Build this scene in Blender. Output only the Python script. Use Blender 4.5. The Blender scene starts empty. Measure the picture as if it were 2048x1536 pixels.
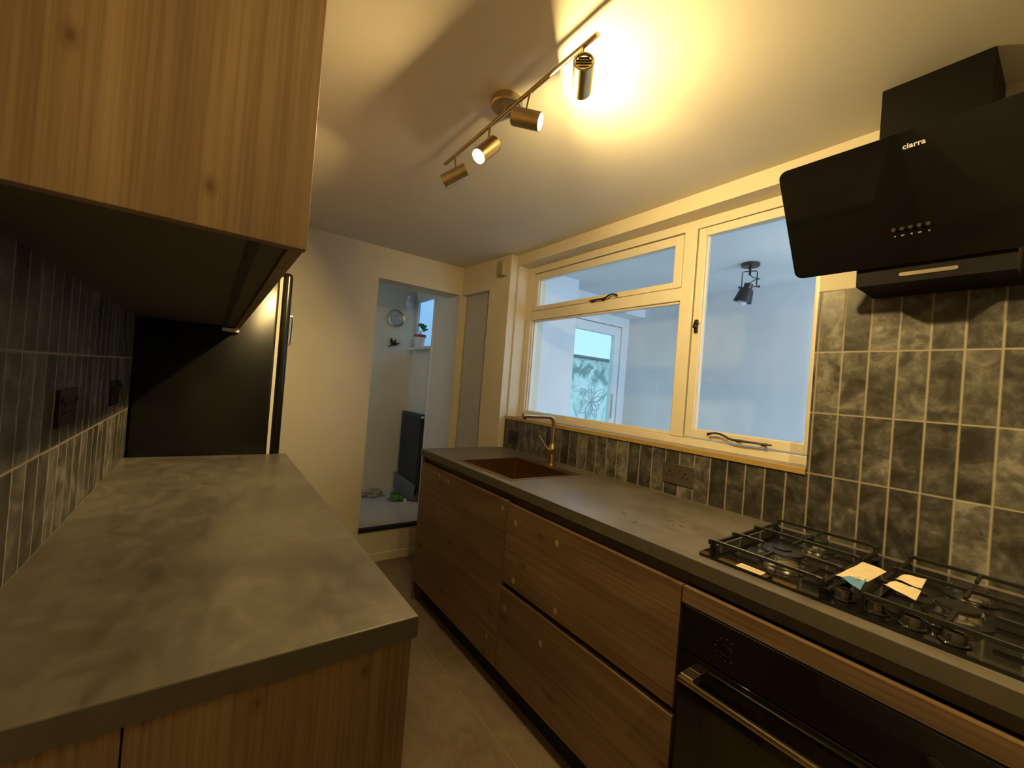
import bpy, bmesh, math, random
from mathutils import Vector, Matrix
random.seed(7)
S = bpy.context.scene
C = S.collection
PI = math.pi

# ------------------------------------------------------------------ camera
def rot_axes(yaw, pit, rol):
    y, p, r = [math.radians(a) for a in (yaw, pit, rol)]
    f = Vector((math.sin(y)*math.cos(p), math.cos(y)*math.cos(p), math.sin(p)))
    rt = Vector((math.cos(y), -math.sin(y), 0)); up = rt.cross(f)
    return rt*math.cos(r)+up*math.sin(r), up*math.cos(r)-rt*math.sin(r), f
R_, U_, F_ = rot_axes(35.9396, 0.3999, 4.5239)
cd = bpy.data.cameras.new('camera'); cam = bpy.data.objects.new('camera', cd); C.objects.link(cam)
cd.sensor_width = 36; cd.lens = 830.765/2048*36; cd.clip_start = 0.02
cam.matrix_world = Matrix(((R_.x, U_.x, -F_.x, -1.6836), (R_.y, U_.y, -F_.y, 0),
                           (R_.z, U_.z, -F_.z, 1.3321), (0, 0, 0, 1)))
S.camera = cam
# ------------------------------------------------------------------ exposure, sky
S.view_settings.view_transform = 'Standard'; S.view_settings.look = 'None'
S.view_settings.gamma = 1; S.view_settings.use_curve_mapping = False
S.view_settings.exposure = 0.0
WARM = (1.0, 0.71, 0.27); DAY = (0.56, 0.77, 1.0)
SPOT_W = 6.8; SKY = 3.0
w = bpy.data.worlds.new('sky'); S.world = w; w.use_nodes = True
nt = w.node_tree; nt.nodes.clear()
wo = nt.nodes.new('ShaderNodeOutputWorld'); bg = nt.nodes.new('ShaderNodeBackground')
tc = nt.nodes.new('ShaderNodeTexCoord'); sp = nt.nodes.new('ShaderNodeSeparateXYZ')
cr = nt.nodes.new('ShaderNodeValToRGB')
cr.color_ramp.elements[0].position = 0.0; cr.color_ramp.elements[0].color = (0.08, 0.11, 0.135, 1)
cr.color_ramp.elements[1].position = 0.5; cr.color_ramp.elements[1].color = (0.62, 0.85, 1.0, 1)
e = cr.color_ramp.elements.new(0.06); e.color = (0.36, 0.43, 0.47, 1)
nt.links.new(tc.outputs['Generated'], sp.inputs[0]); nt.links.new(sp.outputs['Z'], cr.inputs[0])
nt.links.new(cr.outputs[0], bg.inputs[0]); bg.inputs[1].default_value = SKY
nt.links.new(bg.outputs[0], wo.inputs[0])
def area(name, loc, target, sx, sy, power, col):
    l = bpy.data.lights.new(name, 'AREA'); l.shape = 'RECTANGLE'; l.size = sx; l.size_y = sy
    l.energy = power; l.color = col
    o = bpy.data.objects.new(name, l); C.objects.link(o); o.location = loc
    o.rotation_euler = (Vector(target)-Vector(loc)).to_track_quat('-Z', 'Y').to_euler(); return o
# area lights added as unseen daylight: behind an assumed extension window, inside the passage
area('daylight_fill_extension', (0.95, -1.62, 1.45), (0.95, 1.5, 1.2), 1.2, 1.3, 72, DAY)
area('daylight_fill_passage', (-1.74, 3.55, 1.65), (0.0, 3.7, 1.45), 0.7, 1.0, 3.0, DAY)

# ------------------------------------------------------------------ materials
def new_mat(name):
    m = bpy.data.materials.new(name); m.use_nodes = True
    return m, m.node_tree, m.node_tree.nodes['Principled BSDF']
def N(nt, t, **k):
    n = nt.nodes.new(t)
    for a, b in k.items(): setattr(n, a, b)
    return n
def L(nt, a, b): nt.links.new(a, b)
def mth(nt, op, a, b=None, c=None):
    n = N(nt, 'ShaderNodeMath', operation=op)
    for i, v in enumerate((a, b, c)):
        if v is None: continue
        if isinstance(v, (int, float)): n.inputs[i].default_value = v
        else: L(nt, v, n.inputs[i])
    return n.outputs[0]
def ramp(nt, fac, stops):
    r = N(nt, 'ShaderNodeValToRGB'); el = r.color_ramp.elements
    el[0].position, el[0].color = stops[0][0], (*stops[0][1], 1)
    el[1].position, el[1].color = stops[-1][0], (*stops[-1][1], 1)
    for p, c in stops[1:-1]:
        x = el.new(p); x.color = (*c, 1)
    L(nt, fac, r.inputs[0]); return r.outputs[0]
def noise(nt, vec, scale, detail=4, rough=.5, dist=0, dim='3D', w=None):
    n = N(nt, 'ShaderNodeTexNoise', noise_dimensions=dim)
    n.inputs['Scale'].default_value = scale; n.inputs['Detail'].default_value = detail
    n.inputs['Roughness'].default_value = rough; n.inputs['Distortion'].default_value = dist
    L(nt, vec, n.inputs['Vector'])
    if w is not None: L(nt, w, n.inputs['W'])
    return n.outputs[0]
def bump(nt, b, h, strength=.2, dist=.002):
    n = N(nt, 'ShaderNodeBump'); n.inputs['Strength'].default_value = strength; n.inputs['Distance'].default_value = dist
    L(nt, h, n.inputs['Height']); L(nt, n.outputs[0], b.inputs['Normal'])
def coord(nt, scale=(1, 1, 1), rot=(0, 0, 0)):
    t = N(nt, 'ShaderNodeTexCoord'); m = N(nt, 'ShaderNodeMapping')
    m.inputs['Scale'].default_value = scale; m.inputs['Rotation'].default_value = rot
    L(nt, t.outputs['Object'], m.inputs[0]); return m.outputs[0]
def plain(name, col, rough=.5, metal=0, var=.06, scale=30, spec=.5, bmp=0, coat=0):
    m, nt, b = new_mat(name)
    f = noise(nt, coord(nt), scale, 5)
    lo = tuple(c*(1-var) for c in col); hi = tuple(min(1, c*(1+var)) for c in col)
    L(nt, ramp(nt, f, [(.3, lo), (.7, hi)]), b.inputs['Base Color'])
    b.inputs['Roughness'].default_value = rough; b.inputs['Metallic'].default_value = metal
    b.inputs['Specular IOR Level'].default_value = spec; b.inputs['Coat Weight'].default_value = coat
    if bmp: bump(nt, b, noise(nt, coord(nt), scale*6, 3), bmp, .001)
    return m
def wood(name, axis, tint=(1, 1, 1)):
    m, nt, b = new_mat(name)
    sc = {'z': (9, 9, .8), 'y': (9, .8, 9)}[axis]
    v = coord(nt, sc)
    big = noise(nt, v, .9, 3, .5, .6); fine = noise(nt, coord(nt, tuple(s*14 if s > 1 else s*2 for s in sc)), 1, 5, .6)
    mid = noise(nt, coord(nt, tuple(q*.55 if q > 1 else q*1.6 for q in sc)), 1.6, 4, .55, .5)
    k = mth(nt, 'ADD', mth(nt, 'MULTIPLY', big, .5), mth(nt, 'MULTIPLY', mid, .5))
    T = lambda c: tuple(a*b_ for a, b_ in zip(c, tint))
    col = ramp(nt, k, [(.3, T((.165, .105, .057))), (.45, T((.225, .147, .080))), (.56, T((.262, .175, .097))), (.72, T((.33, .23, .132)))])
    g = N(nt, 'ShaderNodeMix', data_type='RGBA', blend_type='MULTIPLY'); g.inputs[0].default_value = .9
    L(nt, col, g.inputs[6]); L(nt, ramp(nt, fine, [(.32, (.60, .55, .48)), (.60, (1.0, 1.0, 1.0))]), g.inputs[7])
    # knots
    vo = N(nt, 'ShaderNodeTexVoronoi', voronoi_dimensions='2D'); vo.inputs['Scale'].default_value = 1.0
    se = N(nt, 'ShaderNodeSeparateXYZ'); L(nt, N(nt, 'ShaderNodeTexCoord').outputs['Object'], se.inputs[0]); cx = N(nt, 'ShaderNodeCombineXYZ')
    ka, kb_ = (8.5, 5.0) if axis == 'z' else (2.4, 5.0)
    L(nt, mth(nt, 'MULTIPLY', mth(nt, 'ADD', se.outputs[0], se.outputs[1]), ka), cx.inputs[0]); L(nt, mth(nt, 'MULTIPLY', se.outputs[2], kb_), cx.inputs[1]); L(nt, cx.outputs[0], vo.inputs['Vector'])
    wn = mth(nt, 'MULTIPLY', noise(nt, coord(nt), 60, 3), .07)
    kd = mth(nt, 'ADD', vo.outputs['Distance'], wn)
    h = N(nt, 'ShaderNodeMix', data_type='RGBA', blend_type='MULTIPLY'); h.inputs[0].default_value = 1
    L(nt, g.outputs[2], h.inputs[6]); L(nt, ramp(nt, kd, [(.05, (.50, .43, .36)), (.08, (.80, .75, .70)), (.14, (1, 1, 1))]), h.inputs[7])
    L(nt, h.outputs[2], b.inputs['Base Color'])
    b.inputs['Roughness'].default_value = .5; b.inputs['Specular IOR Level'].default_value = .4
    bump(nt, b, fine, .12, .001)
    return m
def concrete(name, lo, mid, hi, rough, scale=3.2, seams=None):
    m, nt, b = new_mat(name)
    v = coord(nt, (1, 1, 1))
    a = noise(nt, v, scale, 6, .62, .5); c = noise(nt, coord(nt, (1.5, .8, 1)), scale*4, 6, .6, 1.0)
    k = mth(nt, 'ADD', mth(nt, 'MULTIPLY', a, .6), mth(nt, 'MULTIPLY', c, .4))
    col = ramp(nt, k, [(.34, lo), (.5, mid), (.66, hi)])
    if seams:
        s = N(nt, 'ShaderNodeSeparateXYZ'); L(nt, N(nt, 'ShaderNodeTexCoord').outputs['Object'], s.inputs[0])
        def d(o, off, p):
            u = mth(nt, 'DIVIDE', mth(nt, 'SUBTRACT', o, off), p)
            return mth(nt, 'MULTIPLY', mth(nt, 'ABSOLUTE', mth(nt, 'SUBTRACT', u, mth(nt, 'ROUND', u))), p)
        g = mth(nt, 'LESS_THAN', mth(nt, 'MINIMUM', d(s.outputs[0], seams[0], seams[2]), d(s.outputs[1], seams[1], seams[3])), .0022)
        x = N(nt, 'ShaderNodeMix', data_type='RGBA'); L(nt, g, x.inputs[0]); L(nt, col, x.inputs[6])
        x.inputs[7].default_value = (*[q*1.05 for q in hi], 1); col = x.outputs[2]
    L(nt, col, b.inputs['Base Color'])
    L(nt, ramp(nt, c, [(.3, (rough*.85,)*3), (.7, (rough*1.15,)*3)]), b.inputs['Roughness'])
    bump(nt, b, c, .06, .001)
    return m
def tile_mat(name, y0):
    m, nt, b = new_mat(name)
    s = N(nt, 'ShaderNodeSeparateXYZ'); t = N(nt, 'ShaderNodeTexCoord'); L(nt, t.outputs['Object'], s.inputs[0])
    u = mth(nt, 'DIVIDE', mth(nt, 'SUBTRACT', s.outputs[1], y0), .0691)
    v = mth(nt, 'DIVIDE', mth(nt, 'SUBTRACT', s.outputs[2], 1.1179), .2085)
    du = mth(nt, 'MULTIPLY', mth(nt, 'ABSOLUTE', mth(nt, 'SUBTRACT', u, mth(nt, 'ROUND', u))), .0691)
    dv = mth(nt, 'MULTIPLY', mth(nt, 'ABSOLUTE', mth(nt, 'SUBTRACT', v, mth(nt, 'ROUND', v))), .2085)
    dm = mth(nt, 'MINIMUM', du, dv)
    g = ramp(nt, dm, [(.0011, (1, 1, 1)), (.0019, (0, 0, 0))])
    cb = N(nt, 'ShaderNodeCombineXYZ'); L(nt, mth(nt, 'FLOOR', u), cb.inputs[0]); L(nt, mth(nt, 'FLOOR', v), cb.inputs[1])
    wn = N(nt, 'ShaderNodeTexWhiteNoise', noise_dimensions='3D'); L(nt, cb.outputs[0], wn.inputs[0])
    idv = mth(nt, 'MULTIPLY', wn.outputs[0], 37.0)
    n1 = noise(nt, coord(nt, (1, 1, 1.0)), 13, 5, .6, .9, '4D', idv)
    n2 = noise(nt, coord(nt), 55, 4, .6, .5, '4D', idv)
    k = mth(nt, 'ADD', mth(nt, 'ADD', mth(nt, 'MULTIPLY', n1, .66), mth(nt, 'MULTIPLY', n2, .22)), mth(nt, 'MULTIPLY', wn.outputs[0], .15))
    col = ramp(nt, k, [(.38, (.022, .020, .018)), (.475, (.052, .048, .044)), (.555, (.100, .094, .086)), (.67, (.23, .22, .20))])
    x = N(nt, 'ShaderNodeMix', data_type='RGBA'); L(nt, g, x.inputs[0]); L(nt, col, x.inputs[6])
    x.inputs[7].default_value = (.34, .30, .23, 1); L(nt, x.outputs[2], b.inputs['Base Color'])
    r = N(nt, 'ShaderNodeMix', data_type='RGBA'); L(nt, g, r.inputs[0]); L(nt, ramp(nt, n2, [(.3, (.28,)*3), (.7, (.42,)*3)]), r.inputs[6])
    r.inputs[7].default_value = (.8, .8, .8, 1); L(nt, r.outputs[2], b.inputs['Roughness'])
    hh = mth(nt, 'SUBTRACT', mth(nt, 'MULTIPLY', n1, .25), g)
    bump(nt, b, hh, .5, .0015)
    return m
def glass_mat(name, rough=0.0, tint=(.96, .98, 1)):
    m, nt, b = new_mat(name); nt.nodes.remove(b); o = nt.nodes['Material Output']
    tr = N(nt, 'ShaderNodeBsdfTransparent'); tr.inputs[0].default_value = (*tint, 1)
    gl = N(nt, 'ShaderNodeBsdfGlossy'); gl.inputs['Roughness'].default_value = rough
    fr = N(nt, 'ShaderNodeFresnel'); ge = N(nt, 'ShaderNodeNewGeometry'); L(nt, mth(nt, 'SUBTRACT', 1.45, mth(nt, 'MULTIPLY', ge.outputs['Backfacing'], 1.45-1/1.45)), fr.inputs[0])
    sm = N(nt, 'ShaderNodeMixShader'); L(nt, fr.outputs[0], sm.inputs[0]); L(nt, tr.outputs[0], sm.inputs[1]); L(nt, gl.outputs[0], sm.inputs[2])
    L(nt, sm.outputs[0], o.inputs[0]); return m
def emit(name, col, s):
    m, nt, b = new_mat(name)
    b.inputs['Base Color'].default_value = (1, .9, .7, 1)
    b.inputs['Emission Color'].default_value = (*col, 1); b.inputs['Emission Strength'].default_value = s
    return m
M = dict(
 paint=plain('cream_wall_paint', (.72, .66, .53), .75, var=.03, scale=5, spec=.3, bmp=.05),
 ceil=plain('ceiling_paint', (.74, .70, .62), .85, var=.02, scale=4, spec=.2),
 gloss=plain('cream_gloss_paint', (.80, .74, .62), .35, var=.03, scale=12, spec=.5, bmp=.04),
 white=plain('white_render_paint', (.78, .79, .80), .8, var=.05, scale=3, spec=.2, bmp=.1),
 woodz=wood('oak_laminate_upright', 'z'), woody=wood('oak_laminate_along', 'y', (.80, .78, .80)),
 top=concrete('concrete_laminate', (.082, .070, .057), (.138, .122, .104), (.212, .190, .164), .36),
 edge=plain('worktop_edge', (.085, .075, .058), .5, var=.08, scale=20),
 floor=concrete('stone_effect_floor', (.150, .112, .080), (.215, .165, .120), (.290, .232, .175), .42, 2.2, (-.72, .55, .61, 1.22)),
 lino=plain('pale_vinyl', (.46, .45, .43), .5, var=.04, scale=30),
 tileR=tile_mat('slate_brick_tile_right', .5465), tileL=tile_mat('slate_brick_tile_left', .5465),
 black=plain('black_gloss', (.006, .006, .006), .24, var=.1, spec=.45),
 bglass=plain('black_glass', (.005, .005, .005), .06, var=.1, spec=.5, coat=.3),
 satin=plain('black_satin', (.007, .0065, .006), .38, var=.1),
 iron=plain('cast_iron', (.014, .013, .011), .36, var=.2, scale=80, bmp=.1),
 matt=plain('black_steel', (.006, .0055, .005), .5, var=.1, spec=.15), dark=plain('dark_void', (.010, .009, .008), .7),
 carc=plain('carcass_brown', (.075, .062, .045), .6, var=.1),
 brass=plain('brushed_brass', (.56, .46, .27), .28, 1, .08, 60),
 copper=plain('copper_sink_metal', (.36, .23, .095), .36, 1, .06, 50),
 chrome=plain('chrome', (.80, .78, .74), .16, 1, .02),
 steel=plain('brushed_steel', (.42, .38, .32), .32, 1, .06, 60),
 seal=plain('pale_door_seal', (.72, .66, .55), .6),
 plast=plain('white_plastic', (.75, .77, .80), .4),
 mag=plain('cream_plastic', (.42, .34, .16), .5),
 gold=plain('gold_edge_trim', (.62, .42, .13), .38, .4, .05),
 sill=plain('worn_sill', (.36, .29, .22), .55, var=.25, scale=25, bmp=.2),
 glass=glass_mat('window_glass'), tglass=glass_mat('tinted_passage_glass', 0, (.50, .66, .80)), dglass=glass_mat('door_glass', 0, (.84, .97, 1.0)),
 bulb=emit('lit_bulb', (1, .80, .45), 38), rad=plain('anthracite_enamel', (.030, .036, .045), .4),
 grey=plain('grey_fabric', (.14, .15, .16), .85, bmp=.3), dkmetal=plain('dark_bronze', (.035, .028, .020), .4, .6),
 paper=plain('cream_paper', (.72, .60, .42), .6), blue=plain('blue_print', (.12, .30, .55), .5), red=plain('red_glaze', (.38, .04, .03), .35),
 sticker=plain('pale_film', (.36, .27, .16), .5), orange=plain('orange_print', (.55, .22, .10), .5),
 green=plain('green_plastic', (.10, .20, .05), .45, var=.25, scale=25), beige=plain('crumpled_beige_plastic', (.36, .30, .24), .45, var=.3, scale=22),
 leaf=plain('leaf_green', (.10, .33, .10), .5), leafd=plain('leaf_dark', (.05, .12, .07), .5), soil=plain('soil', (.03, .02, .01), .9),
 knob=plain('smoked_chrome', (.10, .09, .08), .15, .8), leg=plain('white_lettering', (.75, .74, .70), .5), ltgrey=plain('grey_mark', (.07, .07, .065), .5), silver=plain('hammered_silver', (.50, .48, .44), .35, .7, .3, 60, bmp=.3),
)
# ------------------------------------------------------------------ mesh helpers
def BM(): return bmesh.new()
def box(bm, x0, x1, y0, y1, z0, z1, bev=0, seg=2):
    r = bmesh.ops.create_cube(bm, size=1.0); vs = r['verts']
    for v in vs: v.co = Vector(((x0+x1)/2+v.co.x*(x1-x0), (y0+y1)/2+v.co.y*(y1-y0), (z0+z1)/2+v.co.z*(z1-z0)))
    if bev:
        es = list({e for v in vs for e in v.link_edges})
        bmesh.ops.bevel(bm, geom=es, offset=bev, segments=seg, affect='EDGES', profile=.5)
    return bm
def frame_of(d):
    d = Vector(d).normalized(); a = Vector((0, 0, 1)) if abs(d.z) < .9 else Vector((1, 0, 0))
    u = d.cross(a).normalized(); return u, u.cross(d).normalized(), d
def cyl(bm, p0, p1, r0, r1=None, n=28, caps=True):
    r1 = r0 if r1 is None else r1; p0 = Vector(p0); p1 = Vector(p1); u, v, d = frame_of(p1-p0)
    A = [bm.verts.new(p0+(u*math.cos(2*PI*i/n)+v*math.sin(2*PI*i/n))*r0) for i in range(n)]
    B = [bm.verts.new(p1+(u*math.cos(2*PI*i/n)+v*math.sin(2*PI*i/n))*r1) for i in range(n)]
    for i in range(n): bm.faces.new((A[i], B[i], B[(i+1) % n], A[(i+1) % n]))
    if caps: bm.faces.new(A); bm.faces.new(B[::-1])
    return bm
def lathe(bm, prof, c=(0, 0, 0), d=(0, 0, 1), n=32):
    """prof: list of (radius, distance along d)"""
    u, v, d = frame_of(d); c = Vector(c); rings = []
    for r, h in prof:
        if r < 1e-6: rings.append([bm.verts.new(c+d*h)])
        else: rings.append([bm.verts.new(c+d*h+(u*math.cos(2*PI*i/n)+v*math.sin(2*PI*i/n))*r) for i in range(n)])
    for a, b in zip(rings[:-1], rings[1:]):
        if len(a) == 1 and len(b) == 1: continue
        for i in range(n):
            j = (i+1) % n
            if len(a) == 1: bm.faces.new((a[0], b[i], b[j]))
            elif len(b) == 1: bm.faces.new((a[i], b[0], a[j]))
            else: bm.faces.new((a[i], b[i], b[j], a[j]))
    return bm
def tube(bm, pts, r, n=12, close=False):
    pts = [Vector(p) for p in pts]; rings = []; pu = None
    for i, p in enumerate(pts):
        d = (pts[min(i+1, len(pts)-1)]-pts[max(i-1, 0)]).normalized()
        if pu is None: u, v, _ = frame_of(d)
        else:
            u = (pu-d*pu.dot(d)).normalized(); v = d.cross(u).normalized()*-1
            v = u.cross(d).normalized()
        pu = u; rr = r[i] if isinstance(r, (list, tuple)) else r
        rings.append([bm.verts.new(p+(u*math.cos(2*PI*k/n)+v*math.sin(2*PI*k/n))*rr) for k in range(n)])
    for a, b in zip(rings[:-1], rings[1:]):
        for k in range(n): bm.faces.new((a[k], b[k], b[(k+1) % n], a[(k+1) % n]))
    bm.faces.new(rings[0]); bm.faces.new(rings[-1][::-1]); return bm
def prism(bm, poly, fn, h0, h1):
    """poly: 2-D outline; fn(a,b,h)->xyz"""
    A = [bm.verts.new(fn(a, b, h0)) for a, b in poly]; B = [bm.verts.new(fn(a, b, h1)) for a, b in poly]; n = len(poly)
    bm.faces.new(A); bm.faces.new(B[::-1])
    for i in range(n): bm.faces.new((A[i], B[i], B[(i+1) % n], A[(i+1) % n]))
    return bm
def grid_slab(bm, xs, ys, z0, z1, skip):
    V = {}
    def vt(i, j, k):
        if (i, j, k) not in V: V[(i, j, k)] = bm.verts.new((xs[i], ys[j], (z0, z1)[k]))
        return V[(i, j, k)]
    nx, ny = len(xs)-1, len(ys)-1
    on = lambda i, j: 0 <= i < nx and 0 <= j < ny and (i, j) not in skip
    for i in range(nx):
        for j in range(ny):
            if not on(i, j): continue
            bm.faces.new([vt(i, j, 1), vt(i+1, j, 1), vt(i+1, j+1, 1), vt(i, j+1, 1)])
            bm.faces.new([vt(i, j, 0), vt(i, j+1, 0), vt(i+1, j+1, 0), vt(i+1, j, 0)])
            for di, dj, a, b in ((-1, 0, (0, 0), (0, 1)), (1, 0, (1, 1), (1, 0)), (0, -1, (1, 0), (0, 0)), (0, 1, (0, 1), (1, 1))):
                if not on(i+di, j+dj):
                    bm.faces.new([vt(i+a[0], j+a[1], 0), vt(i+b[0], j+b[1], 0), vt(i+b[0], j+b[1], 1), vt(i+a[0], j+a[1], 1)])
    return bm
def rrect(a0, a1, b0, b1, r, n=6):
    out = []
    for cx, cy, s in ((a1-r, b1-r, 0), (a0+r, b1-r, 1), (a0+r, b0+r, 2), (a1-r, b0+r, 3)):
        for i in range(n+1):
            t = PI/2*(s+i/n); out.append((cx+r*math.cos(t), cy+r*math.sin(t)))
    return out
def obj(name, bm, mat, parent=None, org=(0, 0, 0), smooth=False):
    bmesh.ops.recalc_face_normals(bm, faces=bm.faces)
    org = Vector(org)
    if org.length: bmesh.ops.translate(bm, verts=bm.verts, vec=-org)
    me = bpy.data.meshes.new(name); bm.to_mesh(me); bm.free()
    if isinstance(mat, (list, tuple)):
        for q in mat: me.materials.append(q)
    else: me.materials.append(mat)
    if smooth:
        for p in me.polygons: p.use_smooth = True
        try: me.set_sharp_from_angle(angle=math.radians(38))
        except Exception: pass
    o = bpy.data.objects.new(name, me); C.objects.link(o)
    if parent: o.parent = parent
    else: o.location = org
    return o
def tag(o, label, cat, group=None):
    o['label'] = label; o['category'] = cat
    if group: o['group'] = group
    return o
class Thing:
    def __init__(s, name, label, cat, org, group=None, kind=None):
        s.o = bpy.data.objects.new(name, None); C.objects.link(s.o); s.o.empty_display_size = .05
        s.o.location = org; s.org = org
        if kind: s.o['kind'] = kind
        else: tag(s.o, label, cat, group)
    def part(s, name, bm, mat, parent=None, smooth=False, label=None):
        p = obj(name, bm, mat, parent or s.o, s.org, smooth)
        if label: p['label'] = label
        return p
def struct(name, bm, mat, smooth=False):
    o = obj(name, bm, mat, None, (0, 0, 0), smooth); o['kind'] = 'structure'; return o
def boxes(*bs, bev=0):
    bm = BM()
    for b in bs: box(bm, *b, bev=bev)
    return bm

# ------------------------------------------------------------------ room shell
XL, YF, ZC, YB = -1.9535, 2.96, 2.25, -1.9
struct('floor', boxes((XL-.1, .3, YB-.1, 2.96, -.1, 0)), M['floor'])
struct('ceiling', boxes((XL-.1, .02, YB-.1, 3.05, ZC, ZC+.12)), M['ceil'])
struct('wall_back', boxes((XL-.1, .28, YB-.12, YB, 0, ZC)), M['paint'])
struct('wall_left', boxes((XL-.12, XL-.008, YB, YF, 0, ZC)), M['paint'])
struct('trim_1', boxes((XL-.008, XL, .62, 2.345, .90, 1.53)), M['tileL'])          # tiled splashback, left wall
# far wall with the raised opening
struct('wall_far', boxes((XL-.12, -.77, YF, YF+.20, 0, ZC), (-.77, -.118, YF, YF+.20, 2.03, ZC), (-.77, -.118, YF, YF+.20, 0, .222),
                         (-.118, .28, YF, YF+.20, 0, ZC)), M['paint'])
struct('baseboard_far', boxes((-1.30, -.14, YF-.014, YF, 0, .055)), M['gloss'])
struct('trim_2', boxes((-.772, -.118, YF-.012, YF+.03, .222, .243)), M['dark'])      # dark step nosing
# window wall, right
W0, W1, WZ0, WZ1 = .556, 2.355, 1.128, 2.178
bm = boxes((0.008, .26, YB, W0, 0, ZC), (0.008, .26, W0, W1, 0, WZ0-.012), (0, .26, W0, W1, WZ1, ZC), (0.0, .008, YB, W0, 1.745, ZC), (.008, .26, W1, 2.372, 0, ZC))
struct('wall_right', bm, M['paint'])
struct('trim_3', boxes((0, .008, YB, W0, .90, 1.745), (0, .008, W0, 2.372, .90, 1.112)), M['tileR'])   # tiled splashback, right wall
# slightly skewed pier beyond the window, with a shallow recess
def sk(y): return -.05-.05*(y-2.37)/.59
bm = BM()
def pier(y0, y1, z0, z1, dx=0):
    prism(bm, [(sk(y0)+dx, y0), (sk(y1)+dx, y1), (.26, y1), (.26, y0)], lambda a, b, h: (a, b, h), z0, z1)
pier(2.372, 2.60, 0, ZC); pier(2.60, YF, 2.03, ZC); 
struct('wall_pier', bm, M['paint'])
bm = BM(); pier(2.60, YF, 0, 2.03, .045); struct('trim_9', bm, plain('grey_panel_paint', (.50, .48, .43), .6, var=.03, scale=6))
# sill and gold trim
struct('trim_4', boxes((-.004, .10, W0, W1+.017, WZ0-.012, WZ0)), M['sill'])
struct('trim_5', boxes((-.007, -.001, W0, W1+.005, 1.110, WZ0+.001)), M['gold'])

# ------------------------------------------------------------------ kitchen window
wn = Thing('window_1', None, None, (.13, 1.45, WZ0), kind='structure')
X0, X1 = .10, .17
fr = wn.part('window_frame', boxes((X0, X1, W1-.055, W1, WZ0, WZ1), (X0, X1, W0, W0+.03, WZ0, WZ1), (X0, X1, W0+.03, W1-.055, WZ1-.045, WZ1),
     (X0, X1, W0+.03, W1-.055, WZ0, WZ0+.035), (X0-.004, X1, 1.085, 1.150, WZ0+.035, WZ1-.045), (X0, X1, 1.150, W1-.055, 1.806, 1.868), bev=.003), M['gloss'])
def sash(name, y0, y1, z0, z1, t, tb, x0=.105, x1=.145):
    s = wn.part(name, boxes((x0, x1, y0, y0+t, z0, z1), (x0, x1, y1-t, y1, z0, z1), (x0, x1, y0+t, y1-t, z1-t, z1), (x0, x1, y0+t, y1-t, z0, z0+tb),
        (x0+.012, x1-.01, y0+t-.002, y0+t+.008, z0+tb, z1-t), (x0+.012, x1-.01, y1-t-.008, y1-t+.002, z0+tb, z1-t), bev=.003), M['gloss'])
    wn.part('window_pane', boxes((x0+.018, x0+.022, y0+t-.004, y1-t+.004, z0+tb-.004, z1-t+.004)), M['glass'], s)
    return s
s1 = sash('top_casement', 1.158, W1-.062, 1.872, WZ1-.050, .045, .030)
s2 = sash('side_casement', W0+.004, 1.078, WZ0+.040, WZ1-.050, .038, .040, .098, .138)
s3 = sash('fixed_light', 1.150, W1-.055, WZ0+.035, 1.806, .012, .014, .112, .14)
def stay(y0, y1, z, parent, x=.086, flip=1):
    bm = BM(); n = 14; pts = []
    for i in range(n+1):
        t = i/n; y = y0+(y1-y0)*t; dz = 0
        if t > .62: dz = math.sin((t-.62)/.38*PI*.85)*.018
        pts.append((x-.006*math.sin(t*PI), y, z+dz*flip))
    tube(bm, pts, [.0035+.0015*math.sin(i/n*PI) for i in range(n)]+[.006], 8)
    for t in (.12, .5): y = y0+(y1-y0)*t; box(bm, x-.004, .106, y-.006, y+.006, z-.008, z+.004)
    lathe(bm, [(0, -.006), (.007, 0), (0, .006)], pts[-1], (0, 1, 0), 10)
    return wn.part('casement_stay', bm, M['dkmetal'], parent, True)
stay(1.735, 1.53, 1.872, s1); stay(.70, .955, WZ0+.058, s2, .078)
bm = boxes((.088, .098, 1.048, 1.064, 1.645, 1.705), bev=.002); lathe(bm, [(0, 0), (.008, .004), (.009, .012), (0, .02)], (.09, 1.056, 1.672), (-1, 0, 0), 14)
tube(bm, [(.075, 1.056, 1.672), (.070, 1.050, 1.690), (.072, 1.040, 1.700)], .004, 8)
wn.part('window_catch', bm, M['dkmetal'], s2, True)

# ------------------------------------------------------------------ extension seen through the window
struct('wall_extension_right', boxes((1.66, 1.76, -1.6, 2.8, 0, 2.4)), M['white'])
struct('ceiling_extension', boxes((.26, 1.76, -1.6, 3.0, 2.25, 2.37)), M['white'])
struct('floor_extension', boxes((.26, 1.76, -1.6, 2.8, -.1, 0)), M['lino'])
struct('wall_extension_front', boxes((.26, 1.76, -1.6, -1.5, 0, .8), (.26, 1.76, -1.6, -1.5, 2.1, 2.4), (.26, .35, -1.6, -1.5, .8, 2.1), (1.55, 1.76, -1.6, -1.5, .8, 2.1)), M['white'])
DX0, DX1, DZ = .84, 1.60, 2.045
struct('wall_extension_end', boxes((.26, .715, 2.48, 2.58, 0, 2.25), (.615, .715, 2.58, 2.70, 0, 2.25), (DX1, 1.66, 2.70, 2.80, 0, 2.25), (.615, DX1, 2.70, 2.80, DZ, 2.25)), M['white'])
struct('trim_6', boxes((1.38, 1.66, 2.52, 2.70, 2.095, 2.25)), M['white'])
struct('added_window', boxes((.35, 1.55, -1.56, -1.55, .8, 2.1)), M['glass'])  # assumed window, out of view, added to light the extension
dr = Thing('door_1', None, None, (1.2, 2.74, 0), kind='structure')
dr.part('door_frame', boxes((1.555, DX1, 2.69, 2.78, 0, DZ), (.72, .765, 2.69, 2.78, 0, DZ), (.765, 1.555, 2.69, 2.78, DZ-.045, DZ), bev=.003), M['white'])
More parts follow.
